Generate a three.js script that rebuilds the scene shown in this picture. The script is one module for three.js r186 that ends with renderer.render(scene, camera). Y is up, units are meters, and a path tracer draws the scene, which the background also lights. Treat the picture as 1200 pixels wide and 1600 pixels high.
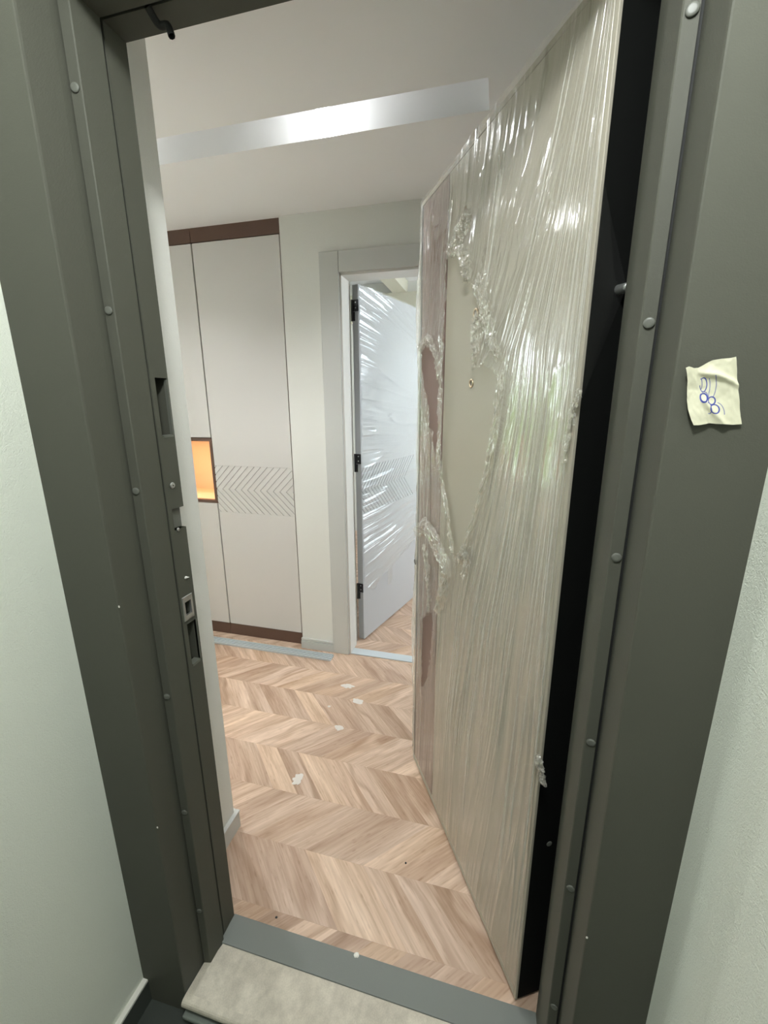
import * as THREE from 'three';
import { RectAreaLightUniformsLib } from 'three/addons/lights/RectAreaLightUniformsLib.js';
import { RoundedBoxGeometry } from 'three/addons/geometries/RoundedBoxGeometry.js';
import { mergeGeometries as mergeAll, mergeVertices } from 'three/addons/utils/BufferGeometryUtils.js';
import { Brush, Evaluator, SUBTRACTION } from 'three-bvh-csg';

// ---------------------------------------------------------------- camera, sky, exposure
const DEG = Math.PI / 180, FOCAL = 671.3, EYE = new THREE.Vector3(0, 1.43, 0);
const scene = new THREE.Scene();
const camera = new THREE.PerspectiveCamera(2 * Math.atan(800 / FOCAL) / DEG, 1200 / 1600, 0.02, 100);
camera.position.copy(EYE);
camera.rotation.set(-14.426 * DEG, 14.7375 * DEG, -0.248 * DEG, 'YXZ');
camera.updateMatrixWorld(true);
const renderer = new THREE.WebGLRenderer({ antialias: true });
renderer.toneMapping = THREE.LinearToneMapping;
renderer.toneMappingExposure = 1.0;
renderer.shadowMap.enabled = true;
RectAreaLightUniformsLib.init();
scene.background = new THREE.Color().setRGB(0.86, 0.95, 1.0);   // overcast sky, the same all round
scene.backgroundIntensity = 12.0;
const LAMP_HALL = 4.3, LAMP_SLOT = 2.4, LAMP_NICHE = 130;

// ---------------------------------------------------------------- helpers
const V3 = (x, y, z) => new THREE.Vector3(x, y, z);
let seed = 20240611;
const rnd = () => { seed = (seed * 1664525 + 1013904223) >>> 0; return seed / 4294967296; };
const hash = (x, y, s) => { let h = Math.imul(x | 0, 374761393) ^ Math.imul(y | 0, 668265263) ^ Math.imul(s | 0, 2147483647 ^ 0x5bd1e995); h = Math.imul(h ^ (h >>> 13), 1274126177); h ^= h >>> 16; return (h >>> 0) / 4294967296; };
const sm = (t) => t * t * (3 - 2 * t);
const lerp = (a, b, t) => a + (b - a) * t;
const clamp = (x, a = 0, b = 1) => Math.min(b, Math.max(a, x));
const step = (a, b, x) => sm(clamp((x - a) / (b - a)));
function noise(x, y, s = 0) {                       // 0..1
  const i = Math.floor(x), j = Math.floor(y), fx = sm(x - i), fy = sm(y - j);
  return lerp(lerp(hash(i, j, s), hash(i + 1, j, s), fx), lerp(hash(i, j + 1, s), hash(i + 1, j + 1, s), fx), fy);
}
const wrapNoise = (x, y, px, py, s) => {            // repeats after px, py cells
  const i = Math.floor(x), j = Math.floor(y), fx = sm(x - i), fy = sm(y - j), m = (a, b) => ((a % b) + b) % b;
  return lerp(lerp(hash(m(i, px), m(j, py), s), hash(m(i + 1, px), m(j, py), s), fx), lerp(hash(m(i, px), m(j + 1, py), s), hash(m(i + 1, px), m(j + 1, py), s), fx), fy);
};
const mergeGeometries = (list) => mergeAll(list.map((g) => (g.index ? g.toNonIndexed() : g)));
// a photo pixel is a direction; the distance comes from the plane the thing touches
const pixelRay = (px, py) => V3((px - 600) / FOCAL, -(py - 800) / FOCAL, -1).applyQuaternion(camera.quaternion);
const atZ = (px, py, z) => { const d = pixelRay(px, py); return d.multiplyScalar((z - EYE.z) / d.z).add(EYE); };
const atX = (px, py, x) => { const d = pixelRay(px, py); return d.multiplyScalar((x - EYE.x) / d.x).add(EYE); };
const atY = (px, py, y = 0) => { const d = pixelRay(px, py); return d.multiplyScalar((y - EYE.y) / d.y).add(EYE); };
const atPlane = (px, py, p, n) => { const d = pixelRay(px, py); return d.multiplyScalar(p.clone().sub(EYE).dot(n) / d.dot(n)).add(EYE); };

const taken = {};
const numbered = (n) => { const k = taken[n] = (taken[n] ?? -1) + 1; return k ? `${n}_${String(k).padStart(3, '0')}` : n; };
function obj(name, geometry, material, parent = scene) {
  const m = new THREE.Mesh(geometry, material);
  m.name = parent === scene ? numbered(name) : name;
  m.castShadow = m.receiveShadow = true; parent.add(m); return m;
}
function thing(name, label, category, position = [0, 0, 0], turn = 0, group) {
  const o = new THREE.Group(); o.name = numbered(name); o.position.set(...position); o.rotation.y = turn;
  o.userData = { label, category }; if (group) o.userData.group = group; scene.add(o); return o;
}
const tag = (o, label, category, group) => { Object.assign(o.userData, { label, category }); if (group) o.userData.group = group; return o; };
const structure = (o, label) => { o.userData.kind = 'structure'; if (label) o.userData.label = label; return o; };
const box = (x0, x1, y0, y1, z0, z1) => {
  const g = new THREE.BoxGeometry(x1 - x0, y1 - y0, z1 - z0); g.translate((x0 + x1) / 2, (y0 + y1) / 2, (z0 + z1) / 2);
  const p = g.attributes.position, n = g.attributes.normal, uv = g.attributes.uv;           // uv in metres
  for (let i = 0; i < p.count; i++) {
    const ax = Math.abs(n.getX(i)), ay = Math.abs(n.getY(i));
    if (ax > .5) uv.setXY(i, p.getZ(i), p.getY(i)); else if (ay > .5) uv.setXY(i, p.getX(i), p.getZ(i)); else uv.setXY(i, p.getX(i), p.getY(i));
  }
  return g;
};
const rbox = (x0, x1, y0, y1, z0, z1, r = .002, seg = 2) => { const g = new RoundedBoxGeometry(x1 - x0, y1 - y0, z1 - z0, seg, r); g.translate((x0 + x1) / 2, (y0 + y1) / 2, (z0 + z1) / 2); return g; };
function clipPoly(poly, [x0, x1, y0, y1]) {
  const cut = (P, inside, cross) => { const out = []; for (let i = 0; i < P.length; i++) { const a = P[i], b = P[(i + 1) % P.length], ia = inside(a), ib = inside(b); if (ia) out.push(a); if (ia !== ib) out.push(cross(a, b)); } return out; };
  const cx = (v) => (a, b) => { const t = (v - a[0]) / (b[0] - a[0]); return [v, lerp(a[1], b[1], t)]; }, cy = (v) => (a, b) => { const t = (v - a[1]) / (b[1] - a[1]); return [lerp(a[0], b[0], t), v]; };
  let P = poly;
  P = cut(P, (p) => p[0] >= x0, cx(x0)); if (P.length) P = cut(P, (p) => p[0] <= x1, cx(x1));
  if (P.length) P = cut(P, (p) => p[1] >= y0, cy(y0)); if (P.length) P = cut(P, (p) => p[1] <= y1, cy(y1));
  return P;
}
const polyArea = (P) => { let s = 0; for (let i = 0; i < P.length; i++) { const a = P[i], b = P[(i + 1) % P.length]; s += a[0] * b[1] - b[0] * a[1]; } return s / 2; };
// convex polygon (a,b) -> prism; place(a,b,h) gives the point at height h; uvOf(a,b) the texture place
function prism(P, h0, h1, place, uvOf, flip = false, inset = 0) {
  const pos = [], uv = [], idx = []; let q = P;
  if ((polyArea(P) < 0) !== flip) q = [...P].reverse();
  const cen = q.reduce((s, p) => [s[0] + p[0] / q.length, s[1] + p[1] / q.length], [0, 0]);
  const inner = q.map((p) => { const d = Math.hypot(p[0] - cen[0], p[1] - cen[1]) || 1, k = inset / d; return [lerp(p[0], cen[0], k), lerp(p[1], cen[1], k)]; });
  const put = (p, h) => { pos.push(...place(p[0], p[1], h)); uv.push(...uvOf(p[0], p[1])); return pos.length / 3 - 1; };
  const top = inner.map((p) => put(p, h1));
  for (let i = 1; i < top.length - 1; i++) idx.push(top[0], top[i], top[i + 1]);
  for (let i = 0; i < q.length; i++) { const j = (i + 1) % q.length, a = put(q[i], h0), b = put(q[j], h0), c = put(inner[j], h1), d = put(inner[i], h1); idx.push(a, b, c, a, c, d); }
  const g = new THREE.BufferGeometry(); g.setAttribute('position', new THREE.Float32BufferAttribute(pos, 3)); g.setAttribute('uv', new THREE.Float32BufferAttribute(uv, 2)); g.setIndex(idx);
  const f = g.toNonIndexed(); f.computeVertexNormals(); return f;
}
function tubeAlong(points, r, seg = 24, rad = 8) { return new THREE.TubeGeometry(new THREE.CatmullRomCurve3(points), seg, r, rad, false); }
function discGeo(r, h, n = 20) { const g = new THREE.LatheGeometry([[0, 0], [r, 0], [r, h * .5], [r * .86, h * .9], [r * .5, h], [0, h]].map(([x, y]) => new THREE.Vector2(x, y)), n); return g; } // axis +y
function orient(g, at, normal) { const m = new THREE.Matrix4().compose(at, new THREE.Quaternion().setFromUnitVectors(V3(0, 1, 0), normal.clone().normalize()), V3(1, 1, 1)); return g.applyMatrix4(m); }

// ---------------------------------------------------------------- textures
function dataTex(w, h, fn, srgb = true) {
  const d = new Uint8Array(w * h * 4);
  for (let y = 0; y < h; y++) for (let x = 0; x < w; x++) { const c = fn(x / w, y / h), o = (y * w + x) * 4; d[o] = clamp(c[0], 0, 255); d[o + 1] = clamp(c[1], 0, 255); d[o + 2] = clamp(c[2], 0, 255); d[o + 3] = 255; }
  const t = new THREE.DataTexture(d, w, h); t.magFilter = THREE.LinearFilter; t.minFilter = THREE.LinearMipmapLinearFilter; t.generateMipmaps = true;
  t.wrapS = t.wrapT = THREE.RepeatWrapping; if (srgb) t.colorSpace = THREE.SRGBColorSpace; t.needsUpdate = true; return t;
}
const grainNoise = dataTex(512, 512, (u, v) => { const n = .5 * wrapNoise(u * 256, v * 256, 256, 256, 3) + .3 * wrapNoise(u * 96, v * 96, 96, 96, 4) + .2 * wrapNoise(u * 24, v * 24, 24, 24, 5); return [n * 255, n * 255, n * 255]; }, false);
grainNoise.repeat.set(4, 4);
// oak boards: u runs along the grain; one repeat is 1.6 m by 0.8 m
const oak = dataTex(1024, 512, (u, v) => {
  const warp = .9 * wrapNoise(u * 6, v * 8, 6, 8, 11) + .35 * wrapNoise(u * 18, v * 20, 18, 20, 12);
  const ring = wrapNoise(u * 4, v * 44 + warp * 5, 4, 44 * 1, 13), fine = wrapNoise(u * 26, v * 230, 26, 230, 14), pore = wrapNoise(u * 60, v * 340, 60, 340, 15), cloud = wrapNoise(u * 5, v * 9, 5, 9, 16);
  let t = .5 + .68 * (ring - .5) + .40 * (fine - .5) + .42 * (cloud - .5);
  if (pore > .78) t -= .34 * (pore - .78) / .22;
  return [lerp(184, 240, t), lerp(154, 216, t), lerp(127, 192, t)];
});
const stoneTex = dataTex(512, 512, (u, v) => { const n = .45 * wrapNoise(u * 9, v * 7, 9, 7, 21) + .3 * wrapNoise(u * 30, v * 26, 30, 26, 22) + .25 * wrapNoise(u * 180, v * 180, 180, 180, 23); return [lerp(180, 236, n), lerp(174, 229, n), lerp(162, 216, n)]; });
stoneTex.repeat.set(3, 3);
const mat = (o) => new THREE.MeshStandardMaterial(o), phys = (o) => new THREE.MeshPhysicalMaterial(o);
const rgb = (r, g, b) => new THREE.Color().setRGB(r, g, b);
const M = {
  wall: mat({ color: rgb(.78, .78, .735), roughness: .85, bumpMap: grainNoise, bumpScale: .0006 }),
  hallWall: mat({ color: rgb(.80, .83, .74), roughness: .85, bumpMap: grainNoise, bumpScale: .0009 }),
  ceiling: mat({ color: rgb(.89, .89, .885), roughness: .9 }),
  frame: phys({ color: rgb(.082, .083, .065), roughness: .66, specularIntensity: .7, bumpMap: grainNoise, bumpScale: .0002 }),
  rubber: mat({ color: rgb(.012, .013, .012), roughness: .7 }),
  capPlastic: mat({ color: rgb(.125, .13, .11), roughness: .45 }),
  metal: mat({ color: rgb(.55, .56, .54), roughness: .35, metalness: .85 }),
  threshold: mat({ color: rgb(.22, .235, .22), roughness: .5, bumpMap: grainNoise, bumpScale: .0003 }),
  stone: mat({ map: stoneTex, color: rgb(.96, .95, .91), roughness: .55 }),
  darkTile: mat({ color: rgb(.055, .062, .055), roughness: .35 }),
  plaster: mat({ color: rgb(.82, .80, .74), roughness: .95 }),
  splash: mat({ color: rgb(.72, .67, .62), roughness: .95 }),
  doorEdge: phys({ color: rgb(.004, .0045, .004), roughness: .8, specularIntensity: .25 }),
  doorBeige: phys({ color: rgb(.40, .37, .30), roughness: .38, bumpMap: grainNoise, bumpScale: .0001 }),
  doorMauve: phys({ color: rgb(.20, .125, .108), roughness: .4 }),
  brass: mat({ color: rgb(.62, .5, .36), roughness: .3, metalness: .9 }),
  black: mat({ color: rgb(.012, .012, .014), roughness: .4 }),
  cabinet: mat({ color: rgb(.66, .64, .615), roughness: .5 }),
  walnut: mat({ color: rgb(.12, .066, .046), roughness: .5 }),
  nicheWood: mat({ color: rgb(.78, .56, .40), roughness: .55 }),
  trim: mat({ color: rgb(.60, .605, .58), roughness: .45 }),
  trimEdge: mat({ color: rgb(.68, .66, .62), roughness: .5 }),
  leaf: mat({ color: rgb(.46, .465, .48), roughness: .42 }),
  leafEdge: mat({ color: rgb(.36, .37, .37), roughness: .5 }),
  alu: mat({ color: rgb(.60, .65, .68), roughness: .4, metalness: .2 }),
  film: phys({ color: rgb(.95, .94, .91), roughness: .10, transmission: .885, thickness: 0, ior: 1.85, side: THREE.DoubleSide }),
  filmWhite: phys({ color: rgb(.93, .94, .94), roughness: .10, transmission: .84, thickness: 0, ior: 1.7, side: THREE.DoubleSide }),
  filmFold: phys({ color: rgb(.96, .95, .92), roughness: .16, transmission: .76, thickness: 0, ior: 1.8, side: THREE.DoubleSide }),
  filmClear: phys({ color: rgb(1, 1, 1), roughness: .12, transmission: .995, thickness: 0, ior: 1.45, side: THREE.DoubleSide }),
  filmCloudy: phys({ color: rgb(.95, .94, .90), roughness: .14, transmission: .60, thickness: 0, ior: 1.6, side: THREE.DoubleSide }),
  glass: phys({ color: rgb(1, 1, 1), roughness: 0, transmission: 1, thickness: 0, ior: 1.5 }),
  foliage: mat({ color: rgb(.16, .27, .055), roughness: .8 }),
  bark: mat({ color: rgb(.14, .10, .07), roughness: .9 }),
};
const plankTones = [[.84, .80, .81], [.90, .87, .89], [.78, .74, .75], [.87, .82, .82], [.82, .79, .82], [.94, .90, .89], [.75, .70, .71]].map(([r, g, b]) => mat({ map: oak, color: rgb(r, g, b), roughness: .46, bumpMap: oak, bumpScale: .0004 }));

// ---------------------------------------------------------------- structure: shell of the flat and the landing
const CEIL = 2.28, HALL_FLOOR = -.07, HALL_CEIL = 2.345, XC = -.241;
const shell = (name, parts, material = M.wall, label) => structure(obj(name, parts.length > 1 ? mergeGeometries(parts) : parts[0], material), label);
// the thick wall that the entrance stands in, seen from the flat as the jamb reveal
shell('wall_front', [box(-5.8, -.80, -.2, 2.9, -1.0, -.765), box(-1.9, -.80, -.2, 2.9, -.765, -.60), box(.31, 1.9, -.2, 2.9, -1.0, -.60), box(-.80, .31, 2.166, 2.9, -.767, -.60), box(-.80, .31, 2.27, 2.9, -1.0, -.767)], M.wall, 'white plastered wall that the entrance opens through');
shell('wall_left', [box(-1.9, -.797, HALL_FLOOR, HALL_CEIL, -.60, -.16)], M.hallWall, 'pale green painted reveal beside the steel frame on its latch side');
shell('wall_right', [box(.302, 1.9, HALL_FLOOR, HALL_CEIL, -.60, -.16)], M.hallWall, 'pale green painted reveal beside the steel frame on its hinge side');
shell('wall_landing', [box(-2.1, -1.9, HALL_FLOOR, HALL_CEIL, -.60, 2.1), box(1.9, 2.1, HALL_FLOOR, HALL_CEIL, -.60, 2.1), box(-2.1, 2.1, HALL_FLOOR, HALL_CEIL, 2.1, 2.3)], M.hallWall, 'painted walls of the landing outside the flat');
shell('ceiling_landing', [box(-2.1, 2.1, HALL_CEIL, HALL_CEIL + .15, -.60, 2.3)], M.ceiling);
shell('floor_landing', [box(-2.1, 2.1, HALL_FLOOR - .15, HALL_FLOOR, -.60, 2.3)], M.darkTile, 'dark tiled floor of the landing');
// dark skirting with its pale top edge
const skirt = structure(obj('baseboard_landing', box(-.797, -.783, HALL_FLOOR, -.004, -.60, -.162), M.darkTile), 'dark skirting along the landing reveal');
obj('top_edge', box(-.797, -.784, -.004, .002, -.60, -.162), M.plaster, skirt);
obj('top_edge', box(.287, .302, -.004, .002, -.60, -.162), M.plaster, skirt); obj('skirting_tile', box(.287, .302, HALL_FLOOR, -.004, -.60, -.162), M.darkTile, skirt);
// flat: inner walls
const WALLZ = -2.11, SLOT = [-2.35, -.083, -1.588, -1.448];
shell('wall_back', [box(-1.063, -.80, -.05, 2.7, -2.25, WALLZ), box(-.80, .10, 2.03, 2.7, -2.25, WALLZ), box(.10, .8, -.05, 2.7, -2.25, WALLZ), box(-2.6, -1.063, 2.292, 2.7, -2.6, WALLZ), box(-2.62, -1.063, -.05, 2.7, -2.68, -2.58), box(-2.62, -2.56, -.05, 2.7, -2.6, WALLZ), box(-1.063, -1.0, -.05, 2.7, -2.6, -2.24)], M.wall, 'white wall of the entrance hall with the cabinet recess and inner doorway');
shell('wall_hinge_side', [box(.62, .8, -.05, 2.7, WALLZ, -1.0)], M.wall);
shell('wall_living', [box(-5.8, -2.56, -.05, 2.7, -4.75, -4.6), box(-2.62, -2.56, -.05, 2.7, -4.6, -2.6),
  box(-5.8, -5.6, -.05, .12, -4.6, -1.0), box(-5.8, -5.6, 2.25, 2.7, -4.6, -1.0), box(-5.8, -5.6, .12, 2.25, -1.4, -1.0), box(-5.8, -5.6, .12, 2.25, -4.6, -4.3)], M.wall, 'white walls of the living room with the balcony window');
shell('wall_bedroom', [box(-1.7, -1.55, -.05, 2.7, -4.65, -2.6), box(-1.7, 1.8, -.05, 2.7, -4.65, -4.5), box(.8, 1.8, -.05, 2.7, -2.25, WALLZ),
  box(1.6, 1.8, -.05, .75, -4.5, -2.25), box(1.6, 1.8, 2.2, 2.7, -4.5, -2.25), box(1.6, 1.8, .75, 2.2, -2.85, -2.25), box(1.6, 1.8, .75, 2.2, -4.5, -4.3)], M.wall, 'white walls of the room behind the inner door');
{ // ceiling with the long recessed lighting slot
  const [x0, x1, z0, z1] = SLOT, T = .16;
  shell('ceiling', [box(-5.8, .8, CEIL, CEIL + T, z1, -.9), box(-5.8, .8, CEIL, CEIL + T, -2.6, z0), box(x1, .8, CEIL, CEIL + T, z0, z1), box(-5.8, x0, CEIL, CEIL + T, z0, z1), box(x0, x1, CEIL + .12, CEIL + T, z0, z1), box(-5.8, -2.56, CEIL, CEIL + T, -4.75, -2.6)], M.ceiling, 'white ceiling with a long recessed lighting slot');
}
const bedCeil = shell('ceiling_bedroom', [box(-1.7, 1.8, 2.56, 2.7, -4.65, -2.11)], M.ceiling);
obj('ceiling_beam', box(-1.07, -.935, 2.45, 2.56, -4.5, -2.25), mat({ color: rgb(.60, .58, .47), roughness: .85 }), bedCeil);
obj('end_beam', box(-1.55, 1.6, 2.20, 2.452, -4.5, -4.44), mat({ color: rgb(.60, .58, .47), roughness: .85 }), bedCeil);

// windows (outside the frame; the film on the door mirrors the living room one)
function windowUnit(name, X, z0, z1, y0, y1, n, label) {
  const g = new THREE.Group(); g.name = name; scene.add(g); structure(g, label);
  const f = .05, d = .03;
  obj('window_frame', mergeGeometries([box(X - d, X + d, y0, y0 + f, z0, z1), box(X - d, X + d, y1 - f, y1, z0, z1), box(X - d, X + d, y0 + f, y1 - f, z0, z0 + f), box(X - d, X + d, y0 + f, y1 - f, z1 - f, z1)]), M.trim, g);
  const w = (z1 - z0 - 2 * f) / n;
  for (let k = 0; k < n; k++) { const a = z0 + f + k * w; obj('pane', box(X - .003, X + .003, y0 + f, y1 - f, a + (k ? .02 : 0), a + w - (k < n - 1 ? .02 : 0)), M.glass, g); if (k) obj('mullion', box(X - d, X + d, y0 + f, y1 - f, a - .02, a + .02), M.trim, g); }
}
windowUnit('window_1', -5.7, -4.3, -1.4, .12, 2.25, 4, 'wide balcony window of the living room');
windowUnit('window_2', 1.7, -4.3, -2.85, .75, 2.2, 2, 'window of the room behind the inner door');
for (const [x, z, h, r, k] of [[-11.2, -8.2, 4.6, 1.7, 1], [-8.8, -3.4, 4.0, 1.2, 2], [-12.5, -.2, 5.6, 1.9, 3]]) {
  const t = thing('garden_tree', ['', 'tall leafy tree beyond the balcony window, furthest along', 'low round leafy tree straight outside the balcony window', 'tallest leafy tree beyond the balcony window'][k], 'tree', [x, -3, z]);
  const g = new THREE.IcosahedronGeometry(r, 20), p = g.attributes.position;
  for (let i = 0; i < p.count; i++) { const v = V3().fromBufferAttribute(p, i), d = .72 + .35 * noise(v.x * 2.2 + v.z * 1.3 + 9 * k, v.y * 2.2 - v.z * 1.7, 31) + .22 * noise(v.x * 7 + v.z * 5, v.y * 7 - v.z * 6, 32); v.multiplyScalar(d); p.setXYZ(i, v.x, v.y + h - r * .2, v.z); }
  g.computeVertexNormals(); obj('foliage', g, M.foliage, t);
  const tr = new THREE.CylinderGeometry(.10, .18, h, 10); tr.translate(0, h / 2, 0); obj('trunk', tr, M.bark, t);
}
// inner doorway casing
{
  const t = new THREE.Group(); t.name = 'trim_1'; scene.add(t); structure(t, 'pale grey casing around the inner doorway');
  obj('side_casing', rbox(-.862, -.766, 0, 2.106, -2.115, -2.092, .003), M.trim, t);
  obj('head_casing', rbox(-.765, .16, 2.014, 2.106, -2.115, -2.093, .003), M.trim, t);
  obj('side_casing', rbox(.065, .16, 0, 2.013, -2.115, -2.092, .003), M.trim, t);
  obj('door_jamb', mergeGeometries([box(-.80, -.768, 0, 2.04, -2.262, -2.104), box(-.768, -.757, 0, 2.012, -2.21, -2.104)]), M.trimEdge, t);
  obj('door_jamb', mergeGeometries([box(.067, .10, 0, 2.04, -2.262, -2.104), box(.057, .067, 0, 2.012, -2.21, -2.104)]), M.trimEdge, t);
  obj('head_jamb', mergeGeometries([box(-.768, .067, 2.014, 2.04, -2.262, -2.104), box(-.768, .067, 2.004, 2.014, -2.21, -2.104)]), M.trimEdge, t);
  obj('sill_strip', rbox(-.757, .057, 0, .006, -2.165, -2.105, .002), M.alu, t);
}
{ // skirtings inside the flat
  const b = structure(obj('baseboard_left', mergeGeometries([box(-.80, -.788, 0, .062, -1.012, -.768), box(-2.6, -.80, 0, .062, -1.012, -1.0)]), M.trim), 'pale skirting on the entrance reveal');
  obj('top_bead', mergeGeometries([rbox(-.80, -.785, .062, .069, -1.014, -.768, .002), rbox(-2.6, -.80, .062, .069, -1.014, -1.0, .002)]), M.trim, b);
  const c = structure(obj('baseboard_back', box(-1.066, -.862, 0, .048, -2.11, -2.094), M.trim), 'pale skirting between the cabinet and the inner doorway');
  obj('top_bead', rbox(-1.066, -.862, .050, .064, -2.11, -2.097, .002), M.trim, c);
}

// ---------------------------------------------------------------- floor: chevron oak boards
{
  const base = shell('floor', [box(-5.6, .8, -.14, -.010, -4.6, -.768)], mat({ color: rgb(.50, .40, .31), roughness: .8 }), 'pale oak chevron floor with plaster dust');
  const rest = shell('floor_bedroom', [box(.8, 1.6, -.14, -.010, -4.6, -2.2)], M.plaster);
  const D = .1835, S0 = -.808, PITCH = .1, GAP = .00004, bulk = [];
  const row = (k) => [S0 - k * D, S0 - (k - 1) * D];                       // far z, near z
  for (let k = 0; k < 21; k++) {
    const [zf, zn] = row(k), away = k % 2 ? -D : D;                         // rows lean to and fro
    for (let i = -57; i < 20; i++) {
      const nx = i * PITCH + (k % 2 ? .065 + D : .065), fx = nx + away;     // near and far seam
      const Q = [[nx + GAP, zn - GAP], [nx + PITCH - GAP, zn - GAP], [fx + PITCH - GAP, zf + GAP], [fx + GAP, zf + GAP]];
      const cx = (nx + fx + PITCH) / 2, cz = (zn + zf) / 2;
      let P = clipPoly(Q, [-5.58, .62, -4.48, -.771]);
      if (P.length < 3 || Math.abs(polyArea(P)) < 2e-5) continue;
      if (cx < -2.4 && cz > -1.0) continue;
      const seen = (cx > -1.78 && cz > -2.13) || (cz < -2.13 && cz > -3.15 && cx > -.86 && cx < .02);
      const dir = [(fx - nx) / Math.hypot(D, D), (zf - zn) / Math.hypot(D, D)], uo = rnd() * 3, vo = rnd() * 3;
      const h = (rnd() - .5) * .0002;
      const geo = prism(P, -.011, h, (a, b, y) => [a, y, b], (a, b) => [((a * dir[0] + b * dir[1]) + uo) / 1.6, ((-a * dir[1] + b * dir[0]) + vo) / .8], true, .00005);
      if (seen) obj('plank', geo, plankTones[Math.floor(rnd() * plankTones.length)], base); else bulk.push(geo);
    }
  }
  const b = obj('planks_further_in', mergeGeometries(bulk), plankTones[0], base); b.userData.kind = 'stuff';
}

// ---------------------------------------------------------------- steel door frame
// profile points: distance from the middle of the opening, depth
const PROF = [[.556, -.586], [.4360, -.589], [.4342, -.590], [.4333, -.593], [.4300, -.6425], [.4304, -.664], [.4258, -.664], [.4255, -.6535], [.4100, -.6570], [.4085, -.6585], [.4055, -.7075], [.4055, -.709], [.4200, -.7095], [.4200, -.7215], [.4125, -.722], [.4110, -.767], [.556, -.767]];
const HEAD0 = 1.612;
function sweep(lowEnd, highEnd) {
  const n = PROF.length, pos = [], idx = [], A = PROF.map(lowEnd), B = PROF.map(highEnd), uv = [];
  const put = (p) => { pos.push(...p); uv.push(p[0] + p[2], p[1] + p[2]); return pos.length / 3 - 1; };
  for (let i = 0; i < n; i++) { const j = (i + 1) % n, a = put(A[i]), b = put(A[j]), c = put(B[j]), d = put(B[i]); idx.push(a, b, c, a, c, d); }
  const tri = THREE.ShapeUtils.triangulateShape(PROF.map((p) => new THREE.Vector2(...p)), []);
  for (const E of [A, B]) { const s = E.map(put); for (const t of tri) idx.push(s[t[0]], s[E === A ? t[1] : t[2]], s[E === A ? t[2] : t[1]]); }
  const g = new THREE.BufferGeometry(); g.setAttribute('position', new THREE.Float32BufferAttribute(pos, 3)); g.setAttribute('uv', new THREE.Float32BufferAttribute(uv, 2)); g.setIndex(idx);
  const f = g.toNonIndexed(); f.computeVertexNormals();
  // outward check: flip when the signed volume is negative
  const p = f.attributes.position; let vol = 0; for (let i = 0; i < p.count; i += 3) vol += V3().fromBufferAttribute(p, i).dot(V3().fromBufferAttribute(p, i + 1).cross(V3().fromBufferAttribute(p, i + 2)));
  if (vol < 0) { for (let i = 0; i < p.count; i += 3) for (const at of [f.attributes.position, f.attributes.uv]) { const s = at.itemSize; for (let k = 0; k < s; k++) { const q = at.array[(i + 1) * s + k]; at.array[(i + 1) * s + k] = at.array[(i + 2) * s + k]; at.array[(i + 2) * s + k] = q; } } f.computeVertexNormals(); }
  return f;
}
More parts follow.
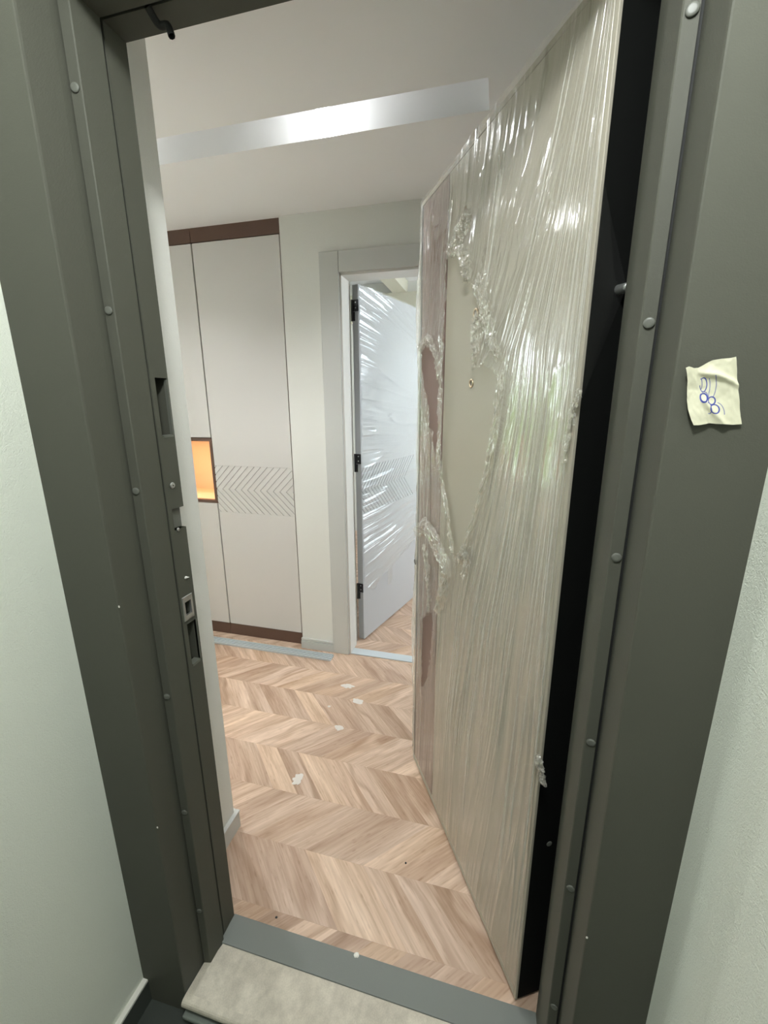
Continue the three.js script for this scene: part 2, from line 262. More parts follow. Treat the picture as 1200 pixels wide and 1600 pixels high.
{
  const t = thing('door_frame', 'dark grey steel entrance door frame with stepped jambs and plastic caps', 'door frame');
  const leftGeo = sweep(([a, z]) => [XC - a, HALL_FLOOR, z], ([a, z]) => [XC - a, HEAD0 + a, z]);
  const rightGeo = sweep(([a, z]) => [XC + a, HALL_FLOOR, z], ([a, z]) => [XC + a, HEAD0 + a, z]);
  const headGeo = sweep(([a, z]) => [XC - a, HEAD0 + a, z], ([a, z]) => [XC + a, HEAD0 + a, z]);
  // latch and bolt pockets cut into the latch jamb
  const X0 = XC - .445, X1 = XC - .395, holes = [[1.364, 1.477, -.7640, -.733], [1.166, 1.212, -.78, -.733], [.966, 1.000, -.752, -.732], [.842, .945, -.760, -.733]];
  const ev = new Evaluator(); ev.attributes = ['position', 'normal', 'uv'];
  let body = new Brush(leftGeo, M.frame); body.updateMatrixWorld(true);
  for (const [y0, y1, z0, z1] of holes) { const c = new Brush(box(X0, X1, y0, y1, z0, z1), M.frame); c.updateMatrixWorld(true); body = ev.evaluate(body, c, SUBTRACTION); }
  obj('jamb', body.geometry, M.frame, t); obj('jamb', rightGeo, M.frame, t); obj('head', headGeo, M.frame, t);
  for (const s of [-1, 1]) {
    obj('rubber_seal', mergeGeometries([box(XC + s * .4175 - .0025, XC + s * .4175 + .0025, 0, 2.02, -.7213, -.7097)]), M.rubber, t);
    obj('rubber_seal', box(XC + s * .4281 - .0022, XC + s * .4281 + .0022, 0, 2.04, -.6645, -.659), M.rubber, t);
  }
  obj('rubber_seal', box(XC - .41, XC + .41, HEAD0 + .4150, HEAD0 + .4200, -.7213, -.7097), M.rubber, t);
  // torn end of the head seal hanging down
  const hk = atZ(247, 22, -.735), hk2 = atZ(262, 40, -.735), hk3 = atZ(268, 52, -.735);
  obj('loose_seal', tubeAlong([V3(hk.x - .003, HEAD0 + .409, -.715), hk.clone().setY(HEAD0 + .398), hk2, hk3.clone().setY(Math.min(hk3.y, HEAD0 + .404) - .004)], .0055, 20, 8), M.rubber, t);
  const cap = discGeo(.0068, .0028);
  const capAt = (s, y) => { const n = V3(-s * .24, 0, .97).normalize(); obj('cap', orient(cap.clone(), V3(XC + s * .4182, y, -.6550), n), M.capPlastic, t); };
  for (const y of [1.898, 1.583, 1.267, .814, .499, .186]) capAt(-1, y);
  for (const y of [1.841, 1.525, 1.209, .887, .568, .251]) capAt(1, y);
  // strike hardware on the latch jamb
  const EX = XC - .4118;
  const strike = new Brush(rbox(EX - .004, EX + .0022, .955, 1.012, -.758, -.7265, .001), M.metal); strike.updateMatrixWorld(true);
  const cut = new Brush(box(EX - .02, EX + .02, .967, .999, -.7515, -.7325), M.metal); cut.updateMatrixWorld(true);
  obj('strike_plate', ev.evaluate(strike, cut, SUBTRACTION).geometry, M.metal, t);
  obj('pocket_lip', mergeGeometries([box(EX - .006, EX + .0012, 1.366, 1.474, -.7655, -.7622), box(EX - .010, EX + .0012, 1.361, 1.3655, -.764, -.736)]), M.capPlastic, t);
  obj('pocket_lip', mergeGeometries([box(EX - .016, EX + .001, .836, .8425, -.760, -.735), box(EX - .004, EX + .0015, .843, .945, -.763, -.760)]), M.capPlastic, t);
  obj('latch_insert', rbox(EX - .030, EX - .009, 1.1665, 1.2115, -.7672, -.7335, .002), M.capPlastic, t);
  for (const [y, z, r] of [[1.262, -.742, .0065], [1.166, -.742, .004]]) { const sc = obj('screw', orient(discGeo(r, .003), V3(EX, y, z), V3(1, 0, 0)), M.metal, t); obj('screw_slot', orient(discGeo(r * .25, .0008, 8), V3(EX + .0028, y, z), V3(1, 0, 0)), M.black, sc); }
  obj('alignment_pin', orient(new THREE.ConeGeometry(.0035, .011, 12).translate(0, .0055, 0), V3(EX, 1.053, -.747), V3(1, .2, 0)), M.plaster, t);
  // metal sill between the jambs
  obj('sill', rbox(XC - .412, XC + .412, -.012, .003, -.771, -.7015, .0015), M.threshold, t);
  const chip = (px, py, z, r) => { const p = atZ(px, py, z), g = new THREE.IcosahedronGeometry(r, 1); g.scale(1, 1.4, .5); g.translate(p.x, p.y, p.z); obj('paint_chip', g, M.plaster, t); };
  chip(186, 948, -.588, .0018); chip(246, 1293, -.589, .002); chip(917, 1465, -.587, .0018);
}
// stone step
{
  const side = [[.4315, -.5905], [.4275, -.644], [.427, -.653], [.411, -.6695], [.4035, -.7012]], plan = [...side.map(([q, z]) => [XC - q, z]), ...[...side].reverse().map(([q, z]) => [XC + q, z])];
  const slab = prism(plan, -.0225, 0, (x, z, y) => [x, y, z], (x, z) => [x, z], true, .0006);
  const nose = []; for (let i = 0; i <= 8; i++) { const q = i / 8 * Math.PI; nose.push(new THREE.Vector2(-.580 + .010 * Math.sin(q), -.01125 + .01125 * Math.cos(q))); }
  const lip = new THREE.ExtrudeGeometry(new THREE.Shape([new THREE.Vector2(-.5908, 0), ...nose, new THREE.Vector2(-.5908, -.0225)]), { depth: .862, bevelEnabled: false, curveSegments: 4 }); lip.rotateY(-Math.PI / 2); lip.translate(XC + .431, 0, 0);
  const st = new THREE.Group(); st.name = 'trim_2'; scene.add(st); structure(st, 'beige grey stone doorstep slab in front of the steel sill');
  obj('slab', mergeGeometries([slab, lip]), M.stone, st);
  obj('riser', box(XC - .425, XC + .425, HALL_FLOOR, -.0225, -.62, -.5855), M.darkTile, st);
  obj('lower_lip', rbox(XC - .431, XC + .431, -.052, -.040, -.59, -.566, .004), mat({ color: rgb(.20, .225, .20), roughness: .5 }), st);
}

// ---------------------------------------------------------------- cabinets
const CZ = -2.130;
function slatBand(parent, x0, x1, y0, y1, z, material, pitch = .0405, gap = .0062) {        // '<' shaped grooved band made of single slats
  const mid = (y0 + y1) / 2, H = (y1 - y0) / 2;
  for (const s of [1, -1]) for (let i = -6; i < 16; i++) {
    const x = x0 + i * pitch, yA = mid, yB = mid + s * H;
    const P = clipPoly([[x + gap / 2, yA], [x + pitch - gap / 2, yA], [x + pitch - gap / 2 + H, yB], [x + gap / 2 + H, yB]], [x0, x1, y0, y1]);
    if (P.length < 3 || Math.abs(polyArea(P)) < 1e-5) continue;
    obj('slat', prism(P, z - .0055, z, (a, b, h) => [a, b, h], (a, b) => [a, b], false, 0), material, parent);
  }
}
{
  const t = thing('tall_cabinet', 'tall pale built-in cabinet with a chevron grooved band across its single door', 'cabinet');
  obj('carcass', mergeGeometries([box(-1.5685, -1.066, 0, 2.29, -2.56, -2.152), box(-1.0745, -1.066, .0, 2.29, -2.16, CZ + .001)]), M.walnut, t);
  obj('cornice', box(-1.5685, -1.0665, 2.215, 2.287, -2.16, CZ + .002), M.walnut, t);
  obj('plinth', box(-1.5685, -1.0665, .001, .074, -2.16, CZ - .002), M.walnut, t);
  const dx0 = -1.5665, dx1 = -1.0775, b0 = .806, b1 = 1.078;
  const d = obj('door', mergeGeometries([rbox(dx0, dx1, .077, b0, -2.1515, CZ, .0015), rbox(dx0, dx1, b1, 2.212, -2.1515, CZ, .0015), box(dx0, dx1, b0, b1, -2.1515, CZ - .0052)]), M.cabinet, t);
  slatBand(d, dx0, dx1, b0, b1, CZ, M.cabinet);
}
{
  const t = thing('display_cabinet', 'pale built-in cabinet with a warmly lit walnut niche between two doors', 'cabinet');
  const L = -2.06, R = -1.5715;
  obj('carcass', mergeGeometries([box(L, R, 0, .85, -2.56, -2.152), box(L, R, 1.24, 2.29, -2.56, -2.152), box(L, R, .85, 1.24, -2.56, -2.44)]), M.walnut, t);
  obj('cornice', box(L, R, 2.215, 2.287, -2.16, CZ + .002), M.walnut, t); obj('plinth', box(L, R, .001, .074, -2.16, CZ - .002), M.walnut, t);
  obj('door', rbox(L, R - .0025, 1.236, 2.212, -2.1515, CZ, .0015), M.cabinet, t); obj('door', rbox(L, R - .0025, .077, .853, -2.1515, CZ, .0015), M.cabinet, t);
  obj('niche_frame', mergeGeometries([box(L, R, 1.214, 1.2335, -2.16, CZ - .004), box(L, R, .8555, .872, -2.16, CZ - .004), box(R - .017, R, .872, 1.214, -2.16, CZ - .004), box(L, L + .017, .872, 1.214, -2.16, CZ - .004)]), M.walnut, t);
  obj('niche_lining', mergeGeometries([box(L, R - .012, .866, .872, -2.44, -2.16), box(L, R - .012, 1.222, 1.228, -2.44, -2.16), box(R - .014, R - .008, .866, 1.228, -2.44, -2.16), box(L, L + .006, .866, 1.228, -2.44, -2.16), box(L, R - .012, .866, 1.228, -2.44, -2.43)]), M.nicheWood, t);
  obj('led_strip', box(L + .03, R - .04, 1.214, 1.220, -2.20, -2.188), mat({ color: rgb(1, .8, .55), emissive: rgb(1, .62, .26), emissiveIntensity: 3 }), t);
  const l = new THREE.RectAreaLight(rgb(1, .64, .34), LAMP_NICHE, .40, .012); l.name = 'niche_glow'; l.position.set((L + R) / 2, 1.2125, -2.194); l.lookAt((L + R) / 2, 0, -2.26); scene.add(l);
}
// further unit of the same run, hidden from the landing by the reveal but mirrored in the door film
{
  const t = thing('wardrobe_cabinet', 'pale built-in cabinet at the far end of the run, beyond the lit niche', 'cabinet');
  obj('carcass', box(-2.555, -2.0615, 0, 2.29, -2.56, -2.152), M.walnut, t); obj('door', rbox(-2.553, -2.063, .077, 2.212, -2.1515, CZ, .0015), M.cabinet, t);
  obj('cornice', box(-2.555, -2.0615, 2.215, 2.287, -2.152, CZ + .002), M.walnut, t); obj('plinth', box(-2.555, -2.0615, .001, .074, -2.152, CZ - .002), M.walnut, t);
}
// aluminium track lying before the cabinets
{
  const t = thing('aluminium_track', 'grooved aluminium sliding door track lying on the floor before the cabinets', 'track', [0, 0, -2.031], 0);
  obj('base_plate', box(-2.3, -.846, .0012, .0045, -.027, .027), M.alu, t);
  for (const z of [-.024, -.008, .008, .024]) obj('rail', rbox(-2.3, -.848, .0045, .0135, z - .0032, z + .0032, .001), M.alu, t);
}

// ---------------------------------------------------------------- lights
{ // spot lamps inside the ceiling slot
  for (const [x, label] of [[-.60, 'lit round spot lamp in the ceiling slot near the inner doorway'], [-1.55, 'lit round spot lamp in the ceiling slot before the cabinets']]) {
    const t = thing('spot_lamp', label, 'lamp', [x, CEIL, -1.546], 0, 'spot lamps in the ceiling slot');
    const hs = new THREE.LatheGeometry([[0, .12], [.012, .12], [.012, .075], [.026, .072], [.028, .068], [.028, .052], [.0, .052]].map(([a, b]) => new THREE.Vector2(a, b)), 24); obj('housing', hs, M.ceiling, t);
    const bulb = new THREE.LatheGeometry([[0, .018], [.014, .020], [.022, .027], [.026, .038], [.0265, .051], [0, .0515]].map(([a, b]) => new THREE.Vector2(a, b)), 24);
    obj('bulb', bulb, mat({ color: rgb(1, 1, 1), emissive: rgb(.95, .98, 1), emissiveIntensity: 26 }), t);
    const l = new THREE.SpotLight(rgb(.97, .985, 1), LAMP_SLOT, 0, 62 * DEG, .8, 2); l.name = 'spot_lamp_light'; l.position.set(x, CEIL + .034, -1.546); l.target.position.set(x, 0, -1.50); scene.add(l.target); l.castShadow = true; l.shadow.radius = 1; scene.add(l);
  }
}
{ // ceiling lamp of the landing, behind and above the camera
  const p = [-.06, HALL_CEIL, -.02], t = thing('landing_lamp', 'round white ceiling lamp on the landing', 'lamp', p);
  obj('base', new THREE.CylinderGeometry(.11, .11, .015, 32).translate(0, -.0075, 0), M.ceiling, t);
  const g = new THREE.SphereGeometry(.10, 32, 12, 0, Math.PI * 2, Math.PI / 2, Math.PI / 2); g.scale(1, .5, 1); g.translate(0, -.015, 0);
  obj('lamp_shade', g, mat({ color: rgb(1, 1, 1), emissive: rgb(.97, 1, .98), emissiveIntensity: 8, side: THREE.DoubleSide }), t);
  const l = new THREE.PointLight(rgb(.96, 1, .985), LAMP_HALL); l.name = 'landing_light'; l.position.set(p[0], p[1] - .045, p[2]); l.castShadow = true; l.shadow.radius = 3.5; scene.add(l);
}

// ---------------------------------------------------------------- inner door, wrapped in film
function filmGeometry(nu, nv, at, keep) {                    // grid sheet; at(i/nu, j/nv) -> point; keep(a, b) false leaves a hole
  const pos = new Float32Array((nu + 1) * (nv + 1) * 3), idx = [];
  for (let j = 0; j <= nv; j++) for (let i = 0; i <= nu; i++) { const p = at(i / nu, j / nv), o = (j * (nu + 1) + i) * 3; pos[o] = p[0]; pos[o + 1] = p[1]; pos[o + 2] = p[2]; }
  for (let j = 0; j < nv; j++) for (let i = 0; i < nu; i++) { if (keep && !keep((i + .5) / nu, (j + .5) / nv)) continue; const a = j * (nu + 1) + i, b = a + 1, c = a + nu + 2, d = a + nu + 1; idx.push(a, b, c, a, c, d); }
  const g = new THREE.BufferGeometry(); g.setAttribute('position', new THREE.BufferAttribute(pos, 3)); g.setIndex(idx); g.computeVertexNormals();
  return mergeVertices(g);
}
const ridge = (x, y, s) => { const n = Math.abs(2 * noise(x, y, s) - 1); return (1 - n) * (1 - n); };
{
  const W = .775, H0 = .012, H1 = 2.0, T = .036, angle = Math.atan2(.152, .541);          // how far the leaf stands off the passage line
  const t = thing('inner_door', 'white inner door standing ajar, wrapped in clear stretch film, with black hinges', 'door', [-.724, 0, -2.258], Math.PI / 2 - angle);
  // local x runs from the hinge to the free edge, +z... the seen face lies at z = 0
  const faceZ = 0, back = T;
  const b0 = .806, b1 = 1.078;
  const body = obj('leaf', mergeGeometries([rbox(0, W, H0, b0, -T, 0, .002), rbox(0, W, b1, H1, -T, 0, .002), box(0, W, b0, b1, -T, -.0055)]), M.leaf, t);
  slatBand(body, 0, W, b0, b1, 0, M.leaf, .034, .009);
  obj('hinge_edge', box(-.0012, .0004, H0 + .002, H1 - .002, -T + .001, -.001), M.leafEdge, t);
  for (const y of [1.885, 1.105, .335]) {
    const h = obj('hinge', mergeGeometries([rbox(-.005, -.001, y - .01, y + .045, -.030, .002, .001), rbox(-.006, -.001, y - .055, y - .012, -.036, -.020, .001)]), M.black, t);
    obj('knuckle', new THREE.CylinderGeometry(.006, .006, .10, 12).translate(-.007, y - .005, -.034), M.black, h);
    for (const dy of [.006, .032]) obj('screw', orient(discGeo(.0035, .001, 10), V3(-.005, y + dy, -.014), V3(-1, 0, 0)), M.metal, h);
  }
  const cx = .62, cy = 1.02;                                                              // creases run together here
  const hgt = (x, y) => {
    const q = (y - cy) * 4 / (4 - x) + .02 * noise(x * 4, y * 3, 55), amp = .55 + .8 * noise(x * 3 + 4, y * 3, 51);
    const rgt = ridge(q * 11, x * 1.6, 50) ** 3 * .006 + ridge(q * 26, x * 1.8, 52) * .0040 + ridge(q * 64, x * 3, 53) * .0022 + ridge(q * 120, x * 2, 54) * .0012;
    return .0035 + amp * rgt + .0006 * noise(x * 14, y * 40, 56);
  };
  const cover = (x, y) => y > .30 + .22 * step(.1, .7, x) * .6 + .06 * noise(x * 9, 1, 57) - .10 * (x > .28 && x < .34 ? 1 : 0);
  obj('film_wrap', filmGeometry(150, 900, (a, b) => { const x = lerp(.002, W + .004, a), y = lerp(.2, H1 + .002, b); return [x, y, hgt(x, y)]; }, (a, b) => cover(lerp(.002, W, a), lerp(.2, H1, b))), M.filmWhite, t);
}

// ---------------------------------------------------------------- entrance door, hinged at the right jamb, torn film over its outer face
{
  const N = V3(.124, 0, -.777), F = V3(-.259, 0, -1.447), run = F.clone().sub(N), W = run.length(); run.normalize();
  const nrm = V3(run.z, 0, -run.x), H0 = .012, H1 = 1.999, T = .076;
  const t = thing('entrance_door', 'beige steel entrance door standing open, its face under torn clear stretch film', 'door', [N.x, 0, N.z], Math.atan2(run.z, -run.x));
  const uvOf = (px, py) => { const p = atPlane(px, py, N, nrm); return [p.clone().sub(N).dot(run), p.y]; };
  // local frame: -x runs from the hinge to the free edge, +z points out of the seen face; u = -x
  const UB = uvOf(702, 290)[0], UE = uvOf(693, 673)[0], U1 = (UB + UE) / 2;
  obj('core', rbox(-W, 0, H0, H1, -T, -.0015, .003), M.doorEdge, t);
  const P = (u0, u1, y0, y1, z0, z1, m, name, r = .0012) => obj(name, rbox(-u1, -u0, y0, y1, z0, z1, r), m, t);
  P(.010, U1 - .003, H0 + .022, H1 - .012, -.002, .002, M.doorBeige, 'face_panel', .0015);
  P(U1 + .003, W - .0168, H0 + .022, H1 - .012, -.002, .0012, M.doorMauve, 'side_strip');
  P(0, .0088, H0, H1, -.004, .0022, M.doorBeige, 'edge_trim'); P(W - .007, W + .0005, H0, H1, -.006, .0024, M.metal, 'edge_trim');
  P(W - .0165, W - .0085, H0 + .022, H1 - .012, -.002, .0018, M.black, 'edge_gasket'); P(.0095, W - .0075, H0, H0 + .0205, -.002, .0022, M.doorBeige, 'bottom_trim'); P(.0095, W - .0075, H1 - .011, H1, -.002, .0022, M.doorBeige, 'top_trim');
  // peephole and lock hole
  for (const [px, py, r] of [[745, 490, .0095], [738, 599, .0085]]) {
    const [u, v] = uvOf(px, py), ring = new THREE.TorusGeometry(r, .0022, 10, 28); ring.translate(-u, v, .003);
    const o = obj('rosette', ring, M.brass, t); obj('hole', new THREE.CylinderGeometry(r - .001, r - .001, .002, 24).rotateX(Math.PI / 2).translate(-u, v, .0018), M.black, o);
  }
  { const [, v] = uvOf(650, 877); obj('latch_bolt', rbox(-W - .012, -W + .004, v - .014, v + .012, -.045, -.020, .003), M.metal, t); obj('latch_loop', new THREE.TorusGeometry(.008, .002, 8, 20).translate(-W - .004, v, .004), M.black, t); }
  // dog bolt and plugs on the hinge edge
  const edgeN = run.clone().negate(), onEdge = (px, py) => { const p = atPlane(px, py, N, edgeN).sub(N); return [-p.dot(nrm) * -1, p.y]; };
  { const [w, v] = onEdge(966, 453); const g = new THREE.LatheGeometry([[.003, .020], [.003, .002], [.0075, 0], [.0065, .019], [.0055, .0205], [.003, .020]].map(([a, b]) => new THREE.Vector2(a, b)), 20); obj('dog_bolt', orient(g, V3(0, v, clamp(w, -.055, -.01)), V3(1, 0, 0)), M.metal, t); }
  for (const [px, py] of [[858, 1318]]) { const [w, v] = onEdge(px, py); obj('edge_plug', orient(discGeo(.0065, .002, 16), V3(0, v, clamp(w, -.055, -.01)), V3(1, 0, 0)), M.capPlastic, t); }

  // ---- the film
  const poly = (pts) => pts.map(([x, y]) => uvOf(x, y));
  const tears = [poly([[703, 405], [715, 394], [730, 398], [738, 430], [757, 445], [760, 480], [745, 500], [742, 540], [752, 572], [775, 562], [790, 590], [784, 640], [775, 700], [758, 770], [740, 830], [727, 872], [716, 868], [706, 820], [697, 770], [692, 720], [698, 640], [702, 540], [703, 470]]),
    poly([[662, 548], [672, 530], [680, 532], [688, 560], [693, 585], [692, 660], [688, 730], [678, 660], [668, 600]]), poly([[664, 965], [682, 950], [680, 1010], [672, 1060], [664, 1080]])];
  const signed = (Q, u, v) => {                            // distance to the rim, negative inside
    let d = 1e9, inside = false;
    for (let i = 0, j = Q.length - 1; i < Q.length; j = i++) { const [ax, ay] = Q[i], [bx, by] = Q[j], ex = bx - ax, ey = by - ay, k = clamp(((u - ax) * ex + (v - ay) * ey) / (ex * ex + ey * ey)); d = Math.min(d, Math.hypot(u - ax - k * ex, v - ay - k * ey)); if ((ay > v) !== (by > v) && u < (bx - ax) * (v - ay) / (by - ay) + ax) inside = !inside; }
    return inside ? -d : d;
  };
  const rim = (u, v) => Math.min(...tears.map((Q) => signed(Q, u, v)));
  // strand line: where the stretched film gathers
  const gather = [[925, 30], [900, 150], [852, 363], [806, 545], [793, 650], [768, 790], [735, 950], [712, 1120], [700, 1290]].map(([x, y]) => uvOf(x, y)).sort((a, b) => a[1] - b[1]);
  const gatherU = (v) => { if (v <= gather[0][1]) return gather[0][0]; for (let i = 1; i < gather.length; i++) if (v <= gather[i][1]) return lerp(gather[i - 1][0], gather[i][0], (v - gather[i - 1][1]) / (gather[i][1] - gather[i - 1][1])); return gather[gather.length - 1][0]; };
  const calm = [[uvOf(886, 372), .06, .10], [uvOf(870, 500), .14, .22], [uvOf(825, 960), .10, .10], [uvOf(850, 210), .12, .05]];
  const hgt = (u, v) => {
    const g = gatherU(v), s = u < g ? .5 * u / g : .5 + .5 * (u - g) / (W - g), e = rim(u, v);
    const drift = .15 * noise(v * 1.5, s * 4, 61);
    let a = .18 + 1.35 * noise(s * 9 + 3, v * 3.2, 62) ** 1.4;
    for (const [[cu, cv], ru, rv] of calm) a *= 1 - .75 * Math.exp(-(((u - cu) / ru) ** 2 + ((v - cv) / rv) ** 2));
    let h = ridge((s + drift) * 22, v * .9, 60) ** 3 * .0065 + ridge((s + drift) * 40, v * 1.1, 63) * .0026 + ridge((s + drift) * 84, v * 1.7, 64) * .0026 + ridge((s + drift * .7) * 190, v * 2.6, 65) * .0016 * step(.3, 1.1, v);
    const cr = Math.exp(-Math.max(e, 0) / .022);
    if (u < g) a *= clamp(g / .33, .35, 1);
    h = a * h * (1 + .6 * cr) + cr * (.004 * ridge(u * 60, v * 55, 66) + .006 * noise(u * 34, v * 30, 67));
    h += .0018 * step(.95, 1.9, v) * ridge(u * 40 + v * 6, v * 26, 68) * step(.2, .5, noise(u * 6, v * 5, 69));
    return .003 + h;
  };
  const keep = (u, v) => rim(u, v) > -.004 + .012 * (noise(u * 80, v * 70, 71) - .5) && u > .004 + .010 * noise(v * 14, 3, 72) * step(.2, .9, v);
  const wrap = obj('film_wrap', filmGeometry(520, 700, (a, b) => { const u = lerp(-.001, W + .002, a), v = lerp(H0 + .03, H1 + .003, b); return [-u, v, hgt(u, v)]; }, (a, b) => keep(lerp(-.001, W + .002, a), lerp(H0 + .03, H1 + .003, b))), M.film, t);
  // doubled folds that run along the stretch
  {
    const folds = [];
    for (let k = 0; k < 170; k++) {
      const s0 = rnd(), vm = lerp(.35, 1.9, rnd() ** .7), len = lerp(.15, .85, rnd() ** 1.3), v0 = Math.max(.08, vm - len / 2), v1 = Math.min(1.97, vm + len / 2), wd = lerp(.0008, .0034, rnd() ** 2), lean = (rnd() - .5) * .05;
      const uAt = (v) => { const g = gatherU(v), q = clamp(s0 + lean * (v - vm), .01, .99); return q < .5 ? 2 * q * g : g + (2 * q - 1) * (W - g); };
      if ([0, .25, .5, .75, 1].some((f) => { const v = lerp(v0, v1, f); return rim(uAt(v), v) < .004; })) continue;
      folds.push(filmGeometry(4, Math.ceil(len * 90), (a, b) => { const v = lerp(v0, v1, b), e = Math.sin(Math.PI * b) ** .5 * (s0 < .5 ? clamp(gatherU(v) / .42, .25, 1) : 1), u = uAt(v) + (a - .5) * 2 * wd * e + .0008 * (noise(v * 9, k, 75) - .5); return [-u, v, hgt(u, v) * .35 + .0048 + .0028 * e * Math.sin(Math.PI * a)]; }));
    }
    obj('film_folds', mergeGeometries(folds), M.filmFold, t).userData.kind = 'stuff';
  }
  // gathered, crumpled rims of the tears
  function bunch(pts, w0, lift, sd, name = 'film_bunch') {
    const c = pts.map(([x, y, w, z]) => { const [u, v] = uvOf(x, y); return [u, v, (w ?? 1) * w0, z ?? 0]; }), n = c.length - 1;
    const g = filmGeometry(26, 90, (a, b) => {
      const k = b * n, i = Math.min(Math.floor(k), n - 1), f = k - i, p = c[i], q = c[i + 1], u0 = lerp(p[0], q[0], f), v0 = lerp(p[1], q[1], f), w = lerp(p[2], q[2], f), z = lerp(p[3], q[3], f);
      const tx = q[0] - p[0], ty = q[1] - p[1], l = Math.hypot(tx, ty) || 1, s = (a - .5) * w, j = (m) => noise(a * 9 + sd, b * 22, 80 + m) - .5, j2 = (m) => noise(a * 20 + sd, b * 48, 90 + m) - .5;
      return [-(u0 - ty / l * s + .012 * j(1) + .004 * j2(1)), v0 + tx / l * s + .012 * j(2) + .004 * j2(2), .006 + z + lift * (.5 + .9 * (j(3) + .5) * Math.sin(Math.PI * a) + .5 * j2(3))];
    });
    obj(name, g, M.film, t);
  }
  bunch([[712, 395], [722, 372], [735, 350], [742, 330]], .05, .014, 1); bunch([[728, 385], [738, 410], [742, 430], [738, 438, .5]], .034, .018, 2);
  bunch([[752, 440], [764, 470], [768, 500], [778, 530], [789, 560, .6]], .040, .014, 3); bunch([[755, 490], [750, 515], [752, 545], [748, 575, .3]], .028, .012, 4);
  bunch([[789, 590], [783, 650], [772, 715], [757, 780], [738, 838], [724, 878]], .022, .010, 5); bunch([[660, 545], [676, 530], [688, 555], [692, 590]], .030, .010, 6);
  bunch([[655, 830, .6], [672, 822], [690, 850, 1.3], [706, 890], [700, 920], [690, 955, .5]], .058, .018, 7); bunch([[668, 850], [674, 890], [676, 930], [676, 955, .4]], .030, .012, 8);
  bunch([[724, 872], [732, 860], [738, 870], [730, 900]], .026, .012, 9); bunch([[692, 690], [697, 750], [706, 810], [714, 862]], .018, .010, 10);
  bunch([[914, 610, .5], [900, 650], [888, 720, .6]], .012, .005, 11); bunch([[850, 1180, .6], [853, 1200], [859, 1222, .3]], .020, .010, 12);
  // loose film that hangs past the free edge
  obj('film_flap', filmGeometry(26, 240, (a, b) => {
    const v = lerp(.06, 1.93, b), out = .006 + .016 * step(.2, .9, v) * noise(v * 4, 1, 81) + .055 * Math.exp(-(((v - 1.70) / .17) ** 2)) + .06 * Math.exp(-(((v - .55) / .35) ** 2)), k = a;
    return [-(W + k * out), v, .004 - .012 * k + .006 * (noise(a * 6, v * 16, 82) - .5) + .004 * (noise(a * 12, v * 50, 83) - .5)];
  }), M.filmCloudy, t);
  // film pulled taut over the hinge edge around the dog bolt
  { const [w, v] = onEdge(966, 453), wc = clamp(w, -.055, -.01);
    obj('film_flap', filmGeometry(20, 60, (a, b) => { const y = lerp(v - .17, v + .14, b), k = 1 - Math.abs(y - v) / (y < v ? .17 : .14), reach = -wc * Math.pow(clamp(k), .8); return [.0015 + .017 * a * clamp(k) * clamp(k), y, lerp(.003, -reach, a) + .001 * ridge(b * 9, a * 2, 85)]; }), M.filmClear, t); }
}

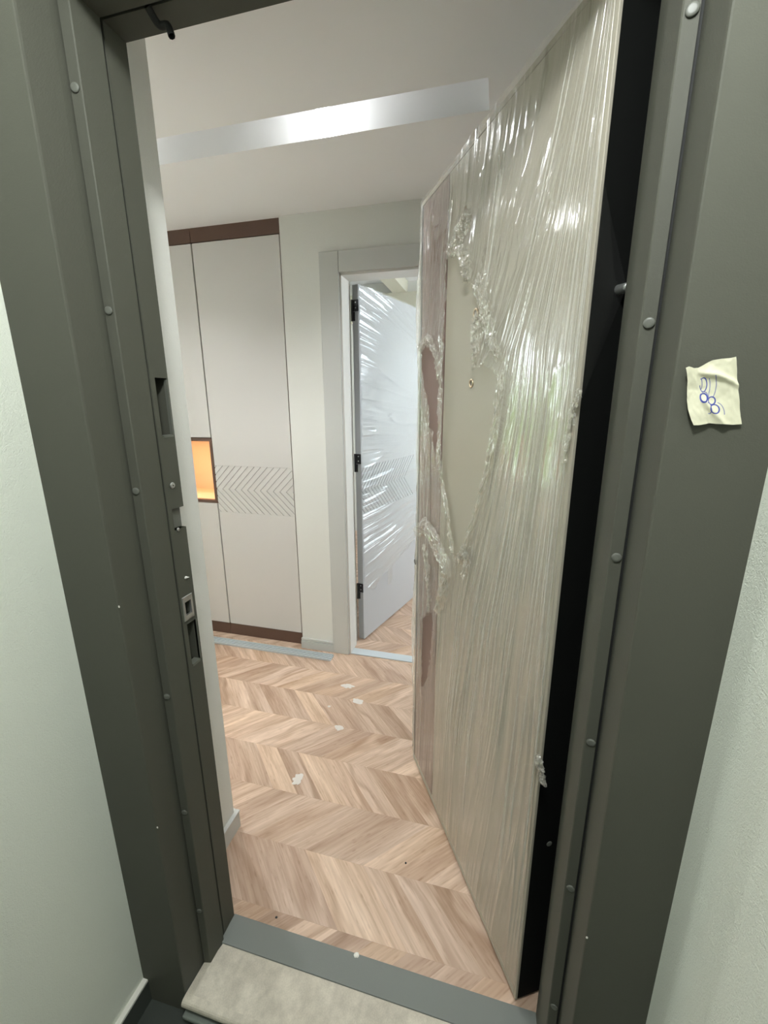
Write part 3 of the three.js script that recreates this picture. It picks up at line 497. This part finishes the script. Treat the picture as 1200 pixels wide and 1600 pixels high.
// ---------------------------------------------------------------- paper tape on the frame
{
  const cv = document.createElement('canvas'); cv.width = 480; cv.height = 560; const c = cv.getContext('2d');
  c.fillStyle = '#dcd9c0'; c.fillRect(0, 0, 480, 560);
  for (let i = 0; i < 900; i++) { c.fillStyle = `rgba(${150 + 60 * rnd()},${145 + 60 * rnd()},${115 + 50 * rnd()},.10)`; c.fillRect(rnd() * 480, rnd() * 560, 2 + rnd() * 14, 1 + rnd() * 2); }
  c.strokeStyle = '#323c9a'; c.lineCap = 'round'; c.lineJoin = 'round';
  const loop = (x, y, rx, ry, w, turns = 1.15, tilt = 0, al = .85) => { c.globalAlpha = al; c.lineWidth = w; c.beginPath(); for (let i = 0; i <= 60; i++) { const a = i / 60 * Math.PI * 2 * turns - 1.9, X = Math.cos(a) * rx, Y = Math.sin(a) * ry; const px = x + X * Math.cos(tilt) - Y * Math.sin(tilt), py = y + X * Math.sin(tilt) + Y * Math.cos(tilt); i ? c.lineTo(px, py) : c.moveTo(px, py); } c.stroke(); };
  loop(196, 180, 34, 66, 9, .8, .05, .9); loop(176, 165, 12, 52, 7, .55, .1, .7);
  loop(184, 304, 34, 42, 13, 1.5, 0, .95); loop(184, 300, 42, 54, 7, .9, .2, .7); loop(250, 346, 27, 35, 10, 1.4, .1, .95); loop(258, 424, 33, 40, 10, 1.4, .1, .9); loop(212, 412, 22, 54, 7, .6, .1, .7);
  c.globalAlpha = .6; c.lineWidth = 6; c.beginPath(); c.moveTo(292, 130); c.bezierCurveTo(316, 220, 276, 300, 262, 318); c.stroke(); c.beginPath(); c.moveTo(250, 140); c.bezierCurveTo(264, 200, 242, 260, 226, 330); c.stroke();
  c.beginPath(); c.moveTo(292, 372); c.bezierCurveTo(322, 390, 328, 440, 318, 474); c.stroke(); c.globalAlpha = 1;
  const tex = new THREE.CanvasTexture(cv); tex.colorSpace = THREE.SRGBColorSpace;
  const top = [[1069.5, 575], [1074, 573], [1082, 575.5], [1089, 575], [1100, 569], [1112, 563], [1125, 561], [1138, 560], [1147, 558]], bot = [[1081, 664], [1090, 664], [1100, 662.5], [1107, 661], [1116, 662], [1130, 662.5], [1143, 663.5], [1150, 663], [1157, 662.5]];
  const along = (L, a) => { const k = a * (L.length - 1), i = Math.min(Math.floor(k), L.length - 2), f = k - i; return [lerp(L[i][0], L[i + 1][0], f), lerp(L[i][1], L[i + 1][1], f)]; };
  const nu = 44, nv = 48, pos = [], uv = [], idx = [], Z = -.5862, fold = (a, b, c0, c1, w) => Math.exp(-(((b - lerp(c0, c1, a)) / w) ** 2));
  const hZ = (a, b) => .0008 + .0022 * noise(a * 5, b * 5, 101) + .0030 * fold(a, b, -.1, .42, .05) * step(.25, .5, a) + .0028 * fold(b, a, .05, .62, .06) * step(.45, .7, b) + .004 * step(.55, 1, b) * step(.45, 0, a) * .8 + .0025 * step(.3, 0, b) * noise(a * 7, 2, 104) + .0008 * noise(a * 18, b * 18, 102);
  for (let s = 0; s < 2; s++) for (let j = 0; j <= nv; j++) for (let i = 0; i <= nu; i++) {
    const a = i / nu, b = j / nv, T = along(top, a), B = along(bot, a), bow = (1 - a) * 6 * Math.sin(Math.PI * b) * (.5 - b) * 2 - 3 * Math.sin(Math.PI * b) * (1 - a);
    const p = atZ(lerp(T[0], B[0], b) + bow, lerp(T[1], B[1], b), Z), q = hZ(a, b) - s * .0002;
    pos.push(p.x, p.y, Z + q); uv.push(a, 1 - b);
  }
  const N1 = (nu + 1) * (nv + 1);
  for (let j = 0; j < nv; j++) for (let i = 0; i < nu; i++) { const a = j * (nu + 1) + i, b = a + 1, c1 = a + nu + 1, d = c1 + 1; idx.push(a, c1, b, b, c1, d, a + N1, b + N1, c1 + N1, b + N1, d + N1, c1 + N1); }
  const g = new THREE.BufferGeometry(); g.setAttribute('position', new THREE.Float32BufferAttribute(pos, 3)); g.setAttribute('uv', new THREE.Float32BufferAttribute(uv, 2)); g.setIndex(idx); g.computeVertexNormals();
  tag(obj('paper_note', g, mat({ map: tex, roughness: .8, side: THREE.DoubleSide })), 'crumpled cream paper tape with blue pen loops stuck on the steel frame', 'note');
}

// ---------------------------------------------------------------- plaster splashes and crumbs on the floor
{
  const splash = (px, py, rx, rz, label, k) => {
    const p = atY(px, py, 0), n = 36, pos = [0, .0016, 0], idx = [];
    for (let r = 1; r <= 4; r++) for (let i = 0; i < n; i++) { const a = i / n * Math.PI * 2, w = (.6 + .6 * Math.pow(noise(i * .55 + k * 7, r * .1, 111), 1.3)) * r / 4; pos.push(Math.cos(a) * rx * w, [.0016, .0014, .0010, .0004][r - 1] + .0006 * noise(i, r, 112), Math.sin(a) * rz * w); }
    for (let i = 0; i < n; i++) { const j = (i + 1) % n; idx.push(0, 1 + j, 1 + i); for (let r = 0; r < 3; r++) { const a = 1 + r * n + i, b = 1 + r * n + j; idx.push(a, b, b + n, a, b + n, a + n); } }
    const g = new THREE.BufferGeometry(); g.setAttribute('position', new THREE.Float32BufferAttribute(pos, 3)); g.setIndex(idx); g.computeVertexNormals();
    const o = obj('plaster_splash', g, M.splash); o.position.set(p.x, .0002, p.z); tag(o, label, 'splash');
  };
  splash(465, 1218, .022, .030, 'white dried plaster splash on a floor board near the entrance reveal', 1);
  splash(543, 1072, .036, .020, 'wide white plaster splash on the floor before the inner doorway', 2);
  splash(559, 1096, .030, .022, 'round white plaster splash beside the widest splash on the floor', 3);
  splash(530, 1137, .026, .018, 'small white plaster splash midway along the chevron floor', 4);
  splash(514, 1104, .010, .008, 'tiny white plaster drop beside the plaster splashes', 5);
  const crumb = (px, py, r, m, name, label, cat) => { const p = atY(px, py, 0), g = new THREE.IcosahedronGeometry(r, 2), q = g.attributes.position; for (let i = 0; i < q.count; i++) { const d = .7 + .6 * noise(q.getX(i) / r * 2 + px, q.getY(i) / r * 2 + q.getZ(i) / r, 121); q.setXYZ(i, q.getX(i) * d, q.getY(i) * d * .55, q.getZ(i) * d); } g.computeVertexNormals(); g.computeBoundingBox(); const o = obj(name, g, m); o.position.set(p.x, -g.boundingBox.min.y, p.z); tag(o, label, cat); };
  crumb(557, 1494, .0065, M.plaster, 'plaster_crumb', 'pale plaster crumb on the boards at the steel sill', 'crumb');
  crumb(432, 1434, .0030, M.black, 'dirt_speck', 'dark dirt speck on the boards near the latch jamb', 'speck');
  crumb(634, 1349, .0030, M.black, 'dirt_speck', 'dark dirt speck on the boards beside the open entrance door', 'speck');
}

scene.traverse((o) => { if (o.isMesh) { o.castShadow = true; o.receiveShadow = true; } });
renderer.render(scene, camera);
